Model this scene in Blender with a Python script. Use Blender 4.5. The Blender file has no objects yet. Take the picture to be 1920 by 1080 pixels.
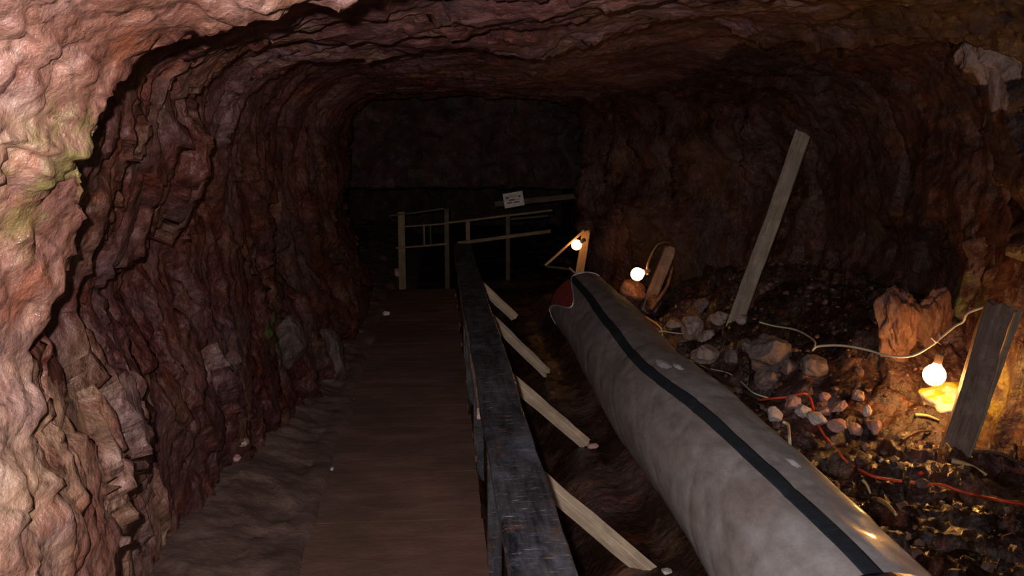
import bpy, bmesh, math, random
from mathutils import Vector, Matrix, Euler, noise
from mathutils.bvhtree import BVHTree
random.seed(7)
scn = bpy.context.scene
COL = scn.collection
# ------------------------------------------------------------------ camera
F = 1700.0
EYE = Vector((0, 0, 1.75))
PITCH = math.atan(285 / F)
YAW = math.atan(140 / F * math.cos(PITCH))
cam_d = bpy.data.cameras.new('camera'); cam = bpy.data.objects.new('camera', cam_d); COL.objects.link(cam)
cam.location = EYE; cam.rotation_euler = (math.pi / 2 - PITCH, 0, -YAW)
cam_d.sensor_width = 36; cam_d.lens = F / 1920 * 36; cam_d.clip_start = .02
scn.camera = cam
ROT = Euler((math.pi / 2 - PITCH, 0, -YAW)).to_matrix()

def ray(px, py):
    return (ROT @ Vector(((px - 960) / F, (540 - py) / F, -1))).normalized()

def P(px, py, d):
    v = ray(px, py)
    return EYE + v * (d / v.y)

# ------------------------------------------------------------------ helpers
def sstep(a, b, x):
    t = max(0, min(1, (x - a) / (b - a))); return t * t * (3 - 2 * t)

def lerp(a, b, t): return a + (b - a) * t

def mesh_obj(name, verts, faces, mat, parent=None, smooth=True, origin=None):
    me = bpy.data.meshes.new(name)
    if origin is not None:
        verts = [Vector(v) - origin for v in verts]
    me.from_pydata([tuple(v) for v in verts], [], faces)
    me.validate(); me.update()
    if smooth:
        me.polygons.foreach_set('use_smooth', [True] * len(me.polygons))
    me.materials.append(mat)
    o = bpy.data.objects.new(name, me); COL.objects.link(o)
    if origin is not None: o.location = origin
    if parent is not None:
        o.parent = parent
        o.location = o.location - parent.location
    return o

def tag(o, label, cat, group=None, kind=None):
    o['label'] = label; o['category'] = cat
    if group: o['group'] = group
    if kind: o['kind'] = kind
    return o

def empty(name, loc, label, cat, group=None):
    o = bpy.data.objects.new(name, None); COL.objects.link(o)
    o.location = loc; o.empty_display_size = .1
    return tag(o, label, cat, group)

# ------------------------------------------------------------------ materials
class NT:
    def __init__(s, name):
        s.m = bpy.data.materials.new(name); s.m.use_nodes = True
        s.t = s.m.node_tree; s.n = s.t.nodes; s.l = s.t.links
        s.b = s.n['Principled BSDF']
        s.tc = s.n.new('ShaderNodeTexCoord').outputs['Object']
    def map(s, scale, rot=(0, 0, 0), loc=(0, 0, 0), src=None):
        m = s.n.new('ShaderNodeMapping'); m.inputs['Scale'].default_value = scale
        m.inputs['Rotation'].default_value = rot; m.inputs['Location'].default_value = loc
        s.l.new(src or s.tc, m.inputs[0]); return m.outputs[0]
    def noise(s, scale, detail=6, rough=.6, vec=None, dist=0):
        n = s.n.new('ShaderNodeTexNoise'); n.inputs['Scale'].default_value = scale
        n.inputs['Detail'].default_value = detail; n.inputs['Roughness'].default_value = rough
        n.inputs['Distortion'].default_value = dist
        s.l.new(vec or s.tc, n.inputs['Vector']); return n.outputs['Fac']
    def voro(s, scale, feature='F1', vec=None):
        n = s.n.new('ShaderNodeTexVoronoi'); n.feature = feature
        n.inputs['Scale'].default_value = scale
        s.l.new(vec or s.tc, n.inputs['Vector']); return n.outputs['Distance']
    def ramp(s, fac, stops):
        r = s.n.new('ShaderNodeValToRGB'); e = r.color_ramp.elements
        while len(e) < len(stops): e.new(.5)
        for i, (p, c) in enumerate(stops):
            e[i].position = p
            e[i].color = (c[0], c[1], c[2], 1) if not isinstance(c, (int, float)) else (c, c, c, 1)
        s.l.new(fac, r.inputs[0]); return r.outputs[0]
    def mix(s, fac, a, b, mode='MIX'):
        m = s.n.new('ShaderNodeMix'); m.data_type = 'RGBA'; m.blend_type = mode
        for k, v in ((0, fac), (6, a), (7, b)):
            if isinstance(v, (int, float)): m.inputs[k].default_value = v if k == 0 else (v, v, v, 1)
            elif isinstance(v, tuple): m.inputs[k].default_value = (*v, 1)
            else: s.l.new(v, m.inputs[k])
        return m.outputs[2]
    def math(s, op, a, b=0.):
        m = s.n.new('ShaderNodeMath'); m.operation = op
        for k, v in ((0, a), (1, b)):
            if isinstance(v, (int, float)): m.inputs[k].default_value = v
            else: s.l.new(v, m.inputs[k])
        return m.outputs[0]
    def blob(s, centre, radius, stretch=(1, 1, 1)):
        """1 inside a soft ellipsoid patch of the surface (stain, moss), 0 outside"""
        g = s.n.new('ShaderNodeTexGradient'); g.gradient_type = 'SPHERICAL'
        sc = [1 / (radius * k) for k in stretch]
        s.l.new(s.map(sc, loc=[-c * k for c, k in zip(centre, sc)]), g.inputs[0])
        return g.outputs['Fac']
    def bump(s, h, strength, dist=.02, prev=None):
        b = s.n.new('ShaderNodeBump'); b.inputs['Strength'].default_value = strength
        b.inputs['Distance'].default_value = dist; s.l.new(h, b.inputs['Height'])
        if prev: s.l.new(prev, b.inputs['Normal'])
        return b.outputs[0]
    def out(s, col=None, rough=None, normal=None, metal=None, spec=None):
        for k, v in (('Base Color', col), ('Roughness', rough), ('Normal', normal), ('Metallic', metal), ('Specular IOR Level', spec)):
            if v is None: continue
            if isinstance(v, (int, float)): s.b.inputs[k].default_value = v
            elif isinstance(v, tuple): s.b.inputs[k].default_value = (*v, 1)
            else: s.l.new(v, s.b.inputs[k])
        return s.m

def rock_mat(name, stops, moss=(), pale=(), wet=(.22, .6), bs=1., streak=(1, 1, 1), sc=1., tone=1., coat=0.):
    m = NT(name)
    v = m.map(streak)
    n1 = m.noise(3.2 * sc, 12, .66, v)
    n2 = m.noise(14 * sc, 8, .65, v)
    f = m.math('ADD', m.math('MULTIPLY', n1, .65), m.math('MULTIPLY', n2, .35))
    c = m.ramp(f, stops)
    hue = m.noise(1.7 * sc, 5, .6, m.map((1, 1, 1), loc=(5, 3, 1)))
    c = m.mix(m.ramp(hue, [(.48, 0.), (.66, .75)]), c, m.ramp(n2, [(.3, (.13, .075, .07)), (.7, (.33, .24, .25))]))
    rust = m.noise(6 * sc, 6, .6, m.map((1, 1, 1), loc=(9, 1, 4)))
    c = m.mix(m.ramp(rust, [(.56, 0.), (.7, .8)]), c, (.28, .09, .045))
    tan = m.noise(2.3 * sc, 6, .65, m.map((1, 1, 1), loc=(2, 7, 7)))
    c = m.mix(m.ramp(tan, [(.52, 0.), (.68, .6)]), c, m.ramp(n1, [(.35, (.16, .10, .055)), (.6, (.42, .30, .19))]))
    grime = m.ramp(m.voro(9 * sc, 'DISTANCE_TO_EDGE', m.map(streak)), [(0., .35), (.05, 1.)])
    c = m.mix(.55, c, grime, 'MULTIPLY')
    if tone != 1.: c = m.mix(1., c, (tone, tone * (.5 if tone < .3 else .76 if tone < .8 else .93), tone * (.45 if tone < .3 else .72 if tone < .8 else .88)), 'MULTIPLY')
    for (ctr, r, st, colr, k) in moss:
        bl = m.math('MULTIPLY', m.blob(ctr, r, st), m.ramp(m.noise(11, 6, .7), [(.42, 0.), (.6, 1.)]))
        c = m.mix(m.ramp(bl, [(.05, 0.), (.4, k)]), c, colr)
    for (ctr, r, st, colr, k) in pale:
        bl = m.math('ADD', m.blob(ctr, r, st), m.math('MULTIPLY', m.noise(7, 6, .65), .5))
        c = m.mix(m.ramp(bl, [(.5, 0.), (.56, k)]), c, colr)
    fine = m.noise(75 * sc, 6, .65)
    med = m.noise(17 * sc, 9, .6, v)
    warp = m.n.new('ShaderNodeVectorMath'); warp.operation = 'MULTIPLY_ADD'
    wn = m.n.new('ShaderNodeTexNoise'); wn.inputs['Scale'].default_value = 6; m.l.new(m.tc, wn.inputs['Vector'])
    m.l.new(wn.outputs['Color'], warp.inputs[0]); warp.inputs[1].default_value = (.14, .14, .14); m.l.new(v, warp.inputs[2])
    kn = m.voro(26 * sc, 'SMOOTH_F1', warp.outputs[0])
    nb = m.bump(med, .5 * bs, .04)
    nb = m.bump(kn, .5 * bs, .016, nb)
    nb = m.bump(fine, .45 * bs, .010, nb)
    r = m.ramp(m.noise(5, 5, .6), [(.38, wet[0]), (.62, wet[1])])
    if coat:
        m.b.inputs['Coat Weight'].default_value = coat; m.b.inputs['Coat Roughness'].default_value = .09
        m.l.new(nb, m.b.inputs['Coat Normal'])
    return m.out(c, r, nb, spec=.6)

RS = [(.25, (.035, .014, .012)), (.42, (.13, .052, .038)), (.52, (.22, .10, .072)), (.62, (.36, .20, .15)), (.76, (.50, .35, .29))]
moss_g = (.13, .14, .03)
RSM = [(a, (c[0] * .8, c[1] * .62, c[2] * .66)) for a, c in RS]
m_rock_m = rock_mat('maroon_rock_beyond_flash', RSM, moss=[(P(520, 620, 5.2), .25, (1, 1, 1), (.07, .09, .03), .8)], wet=(.2, .6), tone=.46)  # maroon rock, also darkened to stand for the flash falling off
m_rock_l = rock_mat('pale_wet_flashlit_rock', RS,  # wet near rock, its colour made paler to carry the flash brightness
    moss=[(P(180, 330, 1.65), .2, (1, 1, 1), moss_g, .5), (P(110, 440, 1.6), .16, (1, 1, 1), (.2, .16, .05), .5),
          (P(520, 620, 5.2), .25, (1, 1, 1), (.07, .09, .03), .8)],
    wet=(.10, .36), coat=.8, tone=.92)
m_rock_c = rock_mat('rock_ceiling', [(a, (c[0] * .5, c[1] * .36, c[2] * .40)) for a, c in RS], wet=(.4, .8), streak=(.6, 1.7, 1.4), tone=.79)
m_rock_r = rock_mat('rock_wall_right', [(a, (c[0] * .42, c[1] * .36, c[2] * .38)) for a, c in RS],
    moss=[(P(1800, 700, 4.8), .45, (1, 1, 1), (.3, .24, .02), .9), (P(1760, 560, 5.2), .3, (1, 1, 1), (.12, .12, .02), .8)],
    pale=[(P(1850, 105, 4.4), .36, (1, 1, .55), (.46, .32, .27), .9), (P(1830, 180, 4.4), .2, (1, 1, .8), (.42, .28, .24), .85)],
    wet=(.2, .6), tone=.46)
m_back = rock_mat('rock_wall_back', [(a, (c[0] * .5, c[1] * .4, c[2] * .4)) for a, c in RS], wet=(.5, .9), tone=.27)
m_mud = rock_mat('wet_mud', [(.3, (.012, .007, .005)), (.5, (.04, .022, .014)), (.65, (.085, .045, .028)), (.85, (.17, .10, .07))], wet=(.08, .4), bs=1.2, tone=.55,
    pale=[(P(520, 960, 4.3), .2, (1, 1, 1), (.10, .055, .035), .6)])
m_dirt = NT('trodden_dirt')
n = m_dirt.noise(4, 10, .7)
m_dirt = m_dirt.out(m_dirt.ramp(n, [(.35, (.09, .048, .035)), (.52, (.15, .085, .065)), (.66, (.21, .13, .10))]), .8, m_dirt.bump(m_dirt.noise(22, 10, .7), .6, .03), spec=.25)
m_red_rock = None
m_stone = rock_mat('loose_stone', [(.3, (.16, .09, .075)), (.5, (.30, .19, .16)), (.7, (.42, .31, .28))], wet=(.4, .8), bs=.5)
m_stone_pale = rock_mat('pale_stone', [(.3, (.3, .24, .21)), (.55, (.46, .40, .37)), (.7, (.55, .5, .5))], wet=(.4, .8), bs=.4)
def simple_stone(name, a, b):
    m = NT(name); n = m.noise(9, 8, .65)
    return m.out(m.ramp(n, [(.35, a), (.65, b)]), .55, m.bump(m.noise(28, 8, .65), .5, .02))
m_peb_pale = simple_stone('pale_chip', (.32, .24, .21), (.55, .47, .43))
m_peb_pink = simple_stone('pink_chip', (.28, .13, .10), (.48, .27, .23))
m_dboulder = simple_stone('dark_boulder', (.04, .022, .017), (.095, .055, .042))
m_gravel = simple_stone('gravel_bits', (.07, .035, .025), (.2, .10, .075))
m_redb = simple_stone('reddish_boulder', (.05, .022, .017), (.13, .058, .042))
m_boulder = simple_stone('grey_boulder', (.10, .065, .055), (.2, .14, .12))
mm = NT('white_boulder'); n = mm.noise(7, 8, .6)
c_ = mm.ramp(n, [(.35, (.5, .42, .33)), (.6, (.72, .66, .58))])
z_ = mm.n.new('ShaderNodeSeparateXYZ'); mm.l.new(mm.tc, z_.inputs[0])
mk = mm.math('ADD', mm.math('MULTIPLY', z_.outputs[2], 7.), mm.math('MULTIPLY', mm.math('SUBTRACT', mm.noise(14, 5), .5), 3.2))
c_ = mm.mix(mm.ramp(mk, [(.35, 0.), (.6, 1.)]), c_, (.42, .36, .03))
m_white_boulder = mm.out(c_, .6, mm.bump(mm.noise(25, 8, .6), .4, .02))

def wood_mat(name, a, b, c=None, rough=(.5, .8), dirt=.5, spec=.4, xs=1.):
    m = NT(name)
    v = m.map((.7 * xs, 9, 9))
    g = m.noise(3.5, 10, .7, v, .5)
    g2 = m.noise(12, 6, .7, m.map((.5 * xs, 14, 14)))
    col = m.ramp(m.math('ADD', m.math('MULTIPLY', g, .6), m.math('MULTIPLY', g2, .4)), [(.36, a), (.6, b)])
    if c:
        col = m.mix(m.ramp(m.noise(3.5, 6, .65), [(.55, 0.), (.68, .85)]), col, c)
    col = m.mix(m.ramp(m.noise(6, 6, .7, m.map((1, 1, 1), loc=(3, 3, 3))), [(.48, dirt), (.62, 0.)]), col, (.02, .012, .008))
    r = m.ramp(m.noise(8, 4), [(.4, rough[0]), (.6, rough[1])])
    return m.out(col, r, m.bump(g2, .5, .006, m.bump(g, .4, .01)), spec=spec)
m_wood_grey = wood_mat('weathered_plank', (.17, .12, .075), (.45, .33, .23), dirt=.3)
m_wood_dark = wood_mat('old_dark_plank', (.12, .065, .045), (.33, .21, .16), (.36, .26, .19), dirt=.4)
m_wood_pale = wood_mat('pale_brace_wood', (.42, .29, .18), (.72, .54, .38), dirt=.25, rough=(.6, .9))
m_wood_old = wood_mat('fence_wood', (.17, .10, .05), (.3, .2, .10), dirt=.3)
m_wood_oldd = wood_mat('fence_wood_dark', (.06, .035, .018), (.12, .075, .04), dirt=.3)
m_wood_lath = wood_mat('lath_wood', (.3, .17, .08), (.5, .32, .16), dirt=.1)
m_deck = NT('deck_boards')
g = m_deck.noise(2.4, 8, .65, m_deck.map((1, 3, 1)))
cc = m_deck.ramp(g, [(.35, (.15, .072, .055)), (.62, (.25, .13, .10))])
cc = m_deck.mix(m_deck.ramp(m_deck.noise(1.1, 6, .6), [(.42, .75), (.62, 0.)]), cc, (.11, .065, .046))
m_deck = m_deck.out(cc, .85, m_deck.bump(m_deck.noise(30, 8, .7), .5, .008, m_deck.bump(g, .15, .01)), spec=.05)
# handrail: wet black board with scratches and rusty patches
m = NT('wet_black_rail')
scr = m.noise(30, 5, .75, m.map((6, .6, 1)))
g = m.noise(4, 8, .7, m.map((.8, 6, 6)))
col = m.ramp(g, [(.35, (.008, .008, .010)), (.62, (.05, .045, .05))])
col = m.mix(m.ramp(m.noise(9, 8, .7, m.map((1, 1.4, 1), loc=(2, 0, 0))), [(.56, 0.), (.72, .85)]), col, (.10, .045, .025))
col = m.mix(m.ramp(m.noise(2.6, 6, .7, m.map((1, 1.4, 1), loc=(7, 4, 0))), [(.52, 0.), (.66, .7)]), col, (.09, .10, .125))
col = m.mix(m.ramp(scr, [(.60, 0.), (.68, .8)]), col, (.32, .28, .26))
m_rail = m.out(col, m.ramp(m.noise(7, 5), [(.4, .22), (.6, .5)]), m.bump(m.noise(50, 8, .7, m.map((1, .5, 1))), .35, .006, m.bump(g, .5, .01)), spec=.7)
# duct fabric
m = NT('duct_sheet')
n1 = m.noise(1.9, 8, .62)
n2 = m.noise(10, 8, .68, m.map((1.6, .8, 1.6), rot=(.3, .4, .5)))
col = m.ramp(n2, [(.3, (.30, .27, .27)), (.65, (.48, .46, .48))])
sep = m.n.new('ShaderNodeSeparateXYZ'); m.l.new(m.tc, sep.inputs[0])
dirt = m.math('ADD', m.math('MULTIPLY', sep.outputs[1], .13), m.math('MULTIPLY', n1, .9))
dirt = m.math('SUBTRACT', dirt, m.math('MULTIPLY', sep.outputs[0], .55))
col = m.mix(m.ramp(dirt, [(.55, 0.), (1.0, .8)]), col, m.ramp(n2, [(.3, (.11, .07, .05)), (.7, (.22, .155, .12))]))
col = m.mix(m.ramp(m.noise(3.5, 6, .65, m.map((1, 1, 1), loc=(3, 8, 2))), [(.5, 0.), (.7, .55)]), col, (.22, .17, .13))
col = m.mix(m.ramp(m.noise(42, 4, .7, m.map((1, .6, 1))), [(.70, 0.), (.74, .8)]), col, (.55, .5, .46))
col = m.mix(m.ramp(m.noise(24, 4, .7, m.map((1, 1, 1), loc=(1, 1, 9))), [(.72, 0.), (.75, .8)]), col, (.05, .03, .025))
m.l.new(m.ramp(dirt, [(.55, .6), (.8, 0.)]), m.b.inputs['Coat Weight']); m.b.inputs['Coat Roughness'].default_value = .14
m_duct = m.out(col, m.math('MAXIMUM', m.ramp(m.noise(6, 5), [(.4, .22), (.6, .4)]), m.ramp(dirt, [(.6, .2), (.85, .7)])), m.bump(n2, .3, .012, m.bump(m.noise(45, 6, .7), .2, .004)), spec=.55)
def plain(name, col, rough=.5, metal=0., var=.25, sc=20, bump=.15):
    m = NT(name); n = m.noise(sc, 6, .65)
    c = m.ramp(n, [(.3, tuple(k * (1 - var) for k in col)), (.7, tuple(min(1, k * (1 + var)) for k in col))])
    return m.out(c, rough, m.bump(n, bump, .005), metal)
m_stripe = plain('black_stripe', (.022, .026, .032), .45, sc=40)
m_red = plain('red_liner', (.33, .05, .035), .5, sc=14)
m_blue = plain('blue_band', (.03, .05, .2), .35)
m_patch = plain('silver_patch', (.55, .5, .5), .35)
m_cable_w = plain('pale_cable', (.55, .47, .33), .5)
m_cable_k = plain('dark_cable', (.04, .025, .018), .35)
m_cable_o = plain('tan_cable', (.4, .22, .09), .35)
m_cord = plain('red_cord', (.62, .06, .02), .5)
m_socket = plain('brown_socket', (.12, .08, .05), .5)
m_sign = plain('sign_face', (.62, .52, .47), .6, sc=8)
m_sign_mark = plain('sign_ink', (.1, .05, .05), .6)
m_sign_tint = plain('sign_tint', (.5, .28, .2), .6)
m_reflector = plain('red_plastic', (.8, .03, .015), .25)
m_twig = wood_mat('wet_twig', (.05, .03, .02), (.16, .09, .05), rough=(.25, .5))
m_splint = wood_mat('wood_splinter', (.4, .25, .1), (.62, .42, .2), rough=(.3, .5), dirt=0.)
def bulb_mat(name, st):
    m = bpy.data.materials.new(name); m.use_nodes = True; b = m.node_tree.nodes['Principled BSDF']
    b.inputs['Base Color'].default_value = (.9, .8, .6, 1)
    b.inputs['Emission Color'].default_value = (1, .45, .12, 1); b.inputs['Emission Strength'].default_value = st
    return m

# ------------------------------------------------------------------ the tunnel shell
def prof(d, pts):
    """pts: ('p',px,py) as seen in this cross-section, or (x,z) metres"""
    r = []
    for p in pts:
        if p[0] == 'p':
            q = P(p[1], p[2], d); r.append((q.x, q.z))
        else: r.append(p)
    return (d, r)
p = lambda a, b: ('p', a, b)
# stations: L0..L5 (6) C0..C6 (7) R5..R0 (6) = 19
SECT = [
 prof(-1.0, [(-1.35,-.2),(-1.2,.4),(-1.15,.9),(-1.15,1.3),(-1.1,1.7),(-.95,2.05),(-.5,2.3),(0,2.35),(.5,2.35),(1,2.35),(1.5,2.35),(1.9,2.35),(2.3,2.35),(2.7,2.25),(3.0,1.9),(3.1,1.5),(3.1,1.0),(3.15,.5),(3.2,-.2)]),
 prof(.75, [(-1.25,-.2),(-1.1,.4),(-1.02,.9),(-1.0,1.3),(-.98,1.7),(-.85,1.98),(-.45,2.2),(0,2.28),(.5,2.3),(1,2.3),(1.5,2.3),(1.9,2.35),(2.3,2.35),(2.7,2.25),(3.0,1.9),(3.1,1.5),(3.1,1.0),(3.15,.5),(3.2,-.2)]),
 prof(1.75, [(-1.0,-.2),p(120,1280),p(150,960),p(85,660),p(190,390),p(235,250),p(262,135),p(450,75),p(570,8),p(760,-14),p(1000,-40),p(1350,-60),p(1700,-80),(2.7,2.15),(3.0,1.9),(3.05,1.5),(3.05,1.0),(3.1,.5),(3.1,-.2)]),
 prof(1.88, [(-1.1,-.2),p(140,1230),p(160,940),p(30,650),p(70,390),p(120,200),p(180,60),p(400,10),p(560,-60),p(760,-70),p(1000,-60),p(1350,-90),p(1700,-60),(2.7,2.15),(3.0,1.9),(3.05,1.5),(3.05,1.0),(3.1,.5),(3.1,-.2)]),
 prof(3.5, [(-1.12,-.2),p(300,910),p(300,700),p(240,520),p(325,395),p(395,275),p(375,170),p(450,95),p(620,70),p(800,58),p(1000,50),p(1230,10),p(1500,0),p(1900,10),(2.75,1.9),(2.9,1.5),(3.0,1.0),(3.0,.5),(3.0,-.2)]),
 prof(3.66, [(-1.15,-.2),p(330,900),p(320,700),p(220,520),p(270,395),p(300,275),p(340,150),p(430,85),p(620,65),p(800,55),p(1000,45),p(1230,5),p(1500,0),p(1900,10),(2.75,1.9),(2.9,1.5),(3.0,1.0),(3.0,.5),(3.0,-.2)]),
 prof(4.6, [(-1.05,-.2),p(470,830),p(475,700),p(440,520),p(420,400),p(425,300),p(470,180),p(560,124),p(730,108),p(890,92),p(1040,114),p(1190,52),p(1330,38),p(1480,80),p(1765,60),p(1812,190),p(1850,300),p(1900,500),(2.95,-.2)]),
 prof(4.74, [(-1.05,-.2),p(485,820),p(485,700),p(445,520),p(420,400),p(430,290),p(460,165),p(540,80),p(730,50),p(890,40),p(1040,50),p(1190,0),p(1330,-10),p(1500,30),p(1820,50),p(1910,190),p(1930,300),p(1930,500),(3.1,-.2)]),
 prof(5.9, [(-.98,-.2),p(590,740),p(560,620),p(525,500),p(520,400),p(515,290),p(530,200),p(600,120),p(740,108),p(890,100),p(1040,104),p(1190,80),p(1330,70),p(1480,90),p(1640,160),p(1690,260),p(1690,400),p(1690,520),(2.8,-.2)]),
 prof(6.05, [(-.98,-.2),p(600,735),p(570,620),p(500,500),p(495,400),p(490,290),p(510,190),p(590,115),p(740,105),p(890,98),p(1040,100),p(1190,80),p(1330,70),p(1480,88),p(1650,150),p(1710,260),p(1710,400),p(1700,520),(2.9,-.2)]),
 prof(7.6, [(-.85,-.2),p(665,610),p(645,520),p(620,430),p(610,350),p(610,270),p(625,210),p(680,165),p(770,160),p(870,158),p(970,158),p(1080,150),p(1200,150),p(1330,165),p(1420,200),p(1470,280),p(1480,380),p(1470,480),(2.6,-.2)]),
 prof(9.8, [(-.85,-.2),p(700,530),p(680,470),p(655,400),p(650,330),p(650,260),p(665,210),p(710,186),p(780,182),p(850,180),p(920,182),p(980,182),p(1030,186),p(1062,205),p(1076,240),p(1080,300),p(1080,360),p(1090,430),(1.65,-.2)]),
 prof(10.05, [(-1.4,-.2),(-1.4,.5),(-1.35,.9),(-1.3,1.3),(-1.3,1.7),(-1.2,2.05),p(680,178),p(780,176),p(850,174),p(920,176),p(980,176),p(1040,180),p(1080,190),(2.0,1.9),(2.0,1.6),(2.0,1.2),(2.0,.8),(2.0,.4),(2.0,-.2)]),
 prof(18.6, [(-1.8,-.2),(-1.8,.5),(-1.8,.9),(-1.8,1.3),(-1.8,1.7),(-1.5,2.2),(-.9,2.5),(-.5,2.5),(0,2.5),(.5,2.5),(1,2.5),(1.5,2.5),(2,2.4),(2.4,2.2),(2.5,1.8),(2.5,1.4),(2.5,1.0),(2.5,.5),(2.5,-.2)]),
]
def cr(p0, p1, p2, p3, t):
    return .5 * ((2 * p1) + (-p0 + p2) * t + (2 * p0 - 5 * p1 + 4 * p2 - p3) * t * t + (-p0 + 3 * p1 - 3 * p2 + p3) * t ** 3)
def resample(pts, per):
    out = []
    n = len(pts)
    for i in range(n - 1):
        a, b, c, d = pts[max(0, i - 1)], pts[i], pts[i + 1], pts[min(n - 1, i + 2)]
        for k in range(per):
            t = k / per
            # half catmull, half straight: keeps corners of the rock angular
            out.append((.6 * cr(a[0], b[0], c[0], d[0], t) + .4 * lerp(b[0], c[0], t),
                        .6 * cr(a[1], b[1], c[1], d[1], t) + .4 * lerp(b[1], c[1], t)))
    out.append(pts[-1]); return out
PER = 22
RES = [(d, resample(q, PER)) for d, q in SECT]
NU = len(RES[0][1])
dl = []
d = -1.0
while d < 18.6:
    dl.append(d)
    d += .03 if d < 1.2 else (.0125 if d < 5 else (.022 if d < 8 else .045))
dl.append(18.6)

NO = (Vector((0, 0, 0)), Vector((17.3, 5.1, 9.7)), Vector((-8.2, 21.9, 3.3)))
def nvec(v): return Vector([noise.noise(v + q) for q in NO])
def fbm(v, o=4, H=.9): return noise.fractal(v, H, 2.1, o)
def facet(v):
    """angular rock: difference of nearest cell points gives flat-sided blocks"""
    dd, pp = noise.voronoi(v)
    c = pp[0]
    return (noise.cell(c * 7.3) - .5) * 1.0 + (v - c).dot(Vector((noise.cell(c * 3.1) - .5, noise.cell(c * 5.7) - .5, noise.cell(c * 9.1) - .5))) * 1.6
def lump(v):
    """rounded knobs pressed together"""
    dd, pp = noise.voronoi(v)
    return .5 - min(1., dd[0] * 1.1) + .35 * min(1, (dd[1] - dd[0]) * 2)
def rock_disp(x, y, z, side):
    v = Vector((x, y, z))
    w = v + nvec(v * 2.3) * .15 + nvec(v * 7) * .03
    near = 1 - sstep(1.6, 2.2, y)
    aw = Vector((w.x * 3, w.y * 3.2, w.z * .9)) if x > 1 else Vector((w.x * 3, w.y * 3.2 + w.z * .8, w.z * 1.3 - w.y * .3))
    ac = Vector((w.x * 1.5, w.y * 3.4, w.z * 2))
    k = lerp(1., .45, near)
    h = 0
    for a, q in ((aw, 1 - side), (ac, side * .6)):
        if q > 0: h += q * k * (facet(a) * .026 + facet(a * 2.6 + Vector((3, 1, 2))) * .013)
    k *= 1 - .4 * side
    h += fbm(v * 1.5, 5) * .030
    h += (.010 + .012 * near) * (lump(w * 9) - .3) + (.005 + .006 * near) * (lump(w * 21) - .3)
    h += fbm(v * 14, 4) * (.006 + .003 * near)
    # thin sheets of rock broken off along joints
    s = fbm(Vector((v.x * .8, v.y * 1.6, v.z * .8)) + Vector((4, 4, 4)) + (w - v) * .5, 3) * 2.2
    fr = s - math.floor(s)
    h += k * .026 * (sstep(.0, .06, fr) - fr - .3)
    return h
verts = []
for d in dl:
    i = 0
    while i < len(RES) - 2 and RES[i + 1][0] < d: i += 1
    d0, q0 = RES[i]; d1, q1 = RES[i + 1]
    t = max(0, min(1, (d - d0) / (d1 - d0)))
    # edges of each ledge wander in depth
    ring = []
    for u in range(NU):
        x0, z0 = q0[u]
        dd = d + .09 * noise.noise(Vector((u * .045, d * .8, 3))) * 2 + .02 * noise.noise(Vector((u * .3, d * .8, 3)))
        j = i
        while j < len(RES) - 2 and RES[j + 1][0] < dd: j += 1
        while j > 0 and RES[j][0] > dd: j -= 1
        e0, r0 = RES[j]; e1, r1 = RES[j + 1]
        tt = max(0, min(1, (dd - e0) / (e1 - e0)))
        ring.append((lerp(r0[u][0], r1[u][0], tt), lerp(r0[u][1], r1[u][1], tt)))
    for u in range(NU):
        x, z = ring[u]
        a = ring[max(0, u - 3)]; b = ring[min(NU - 1, u + 3)]
        tx, tz = b[0] - a[0], b[1] - a[1]; L = math.hypot(tx, tz) or 1
        nx, nz = tz / L, -tx / L          # towards the inside of the tunnel
        side = sstep(4.6 * PER, 6.2 * PER, u) * (1 - sstep(11.8 * PER, 13.4 * PER, u))
        h = rock_disp(x, d, z, side)
        h *= 1.0 if d < 9 else 1.2
        verts.append(Vector((x + nx * h, d + .35 * h, z + nz * h)))
ND = len(dl)
def strip(u0, u1):
    vs = []; fs = []
    w = u1 - u0 + 1
    for r in range(ND):
        vs += verts[r * NU + u0: r * NU + u1 + 1]
    for r in range(ND - 1):
        for k in range(w - 1):
            a = r * w + k
            fs.append((a, a + 1, a + w + 1, a + w))
    return vs, fs
def struct(o): o['kind'] = 'structure'; return o
cL, cR = int(5.5 * PER), int(12.5 * PER)
def flash_two_tone(o, vs, lim):      # pale wet rock near, maroon beyond; flash falloff is put into the colour
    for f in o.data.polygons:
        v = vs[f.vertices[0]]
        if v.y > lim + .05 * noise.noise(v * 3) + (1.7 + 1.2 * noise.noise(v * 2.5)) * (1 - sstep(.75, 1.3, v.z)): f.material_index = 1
vl, fl = strip(0, cL); o = struct(mesh_obj('wall_left', vl, fl, m_rock_l)); o.data.materials.append(m_rock_m); flash_two_tone(o, vl, 1.86)
vc, fc = strip(cL, cR); o = struct(mesh_obj('ceiling', vc, fc, m_rock_l)); o.data.materials.append(m_rock_c); flash_two_tone(o, vc, 1.86)
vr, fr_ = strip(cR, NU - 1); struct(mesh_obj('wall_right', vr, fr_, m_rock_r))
# back wall with the low black recess under its lip
bv = []; bf = []
NX, NZ = 110, 90
LIP = P(900, 352, 12.2).z
for j in range(NZ + 1):
    for i in range(NX + 1):
        x = lerp(-2.2, 2.9, i / NX); s = j / NZ
        if s < .4: z = lerp(-.3, LIP + .15, s / .4); y = 18.
        elif s < .5: z = LIP + .15 * (1 - (s - .4) / .1); y = lerp(18., 12.2, (s - .4) / .1)
        else: z = lerp(LIP, 2.9, (s - .5) / .5); y = 12.2 + .25 * (s - .5)
        side_in = sstep(-.72, -.82, x) if False else 0
        h = rock_disp(x, y + 30, z, 0) * 1.3
        bv.append(Vector((x, y - h, z + h * .3)))
for j in range(NZ):
    for i in range(NX):
        a = j * (NX + 1) + i; bf.append((a, a + 1, a + NX + 2, a + NX + 1))
struct(mesh_obj('wall_back', bv, bf, m_back))

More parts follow.
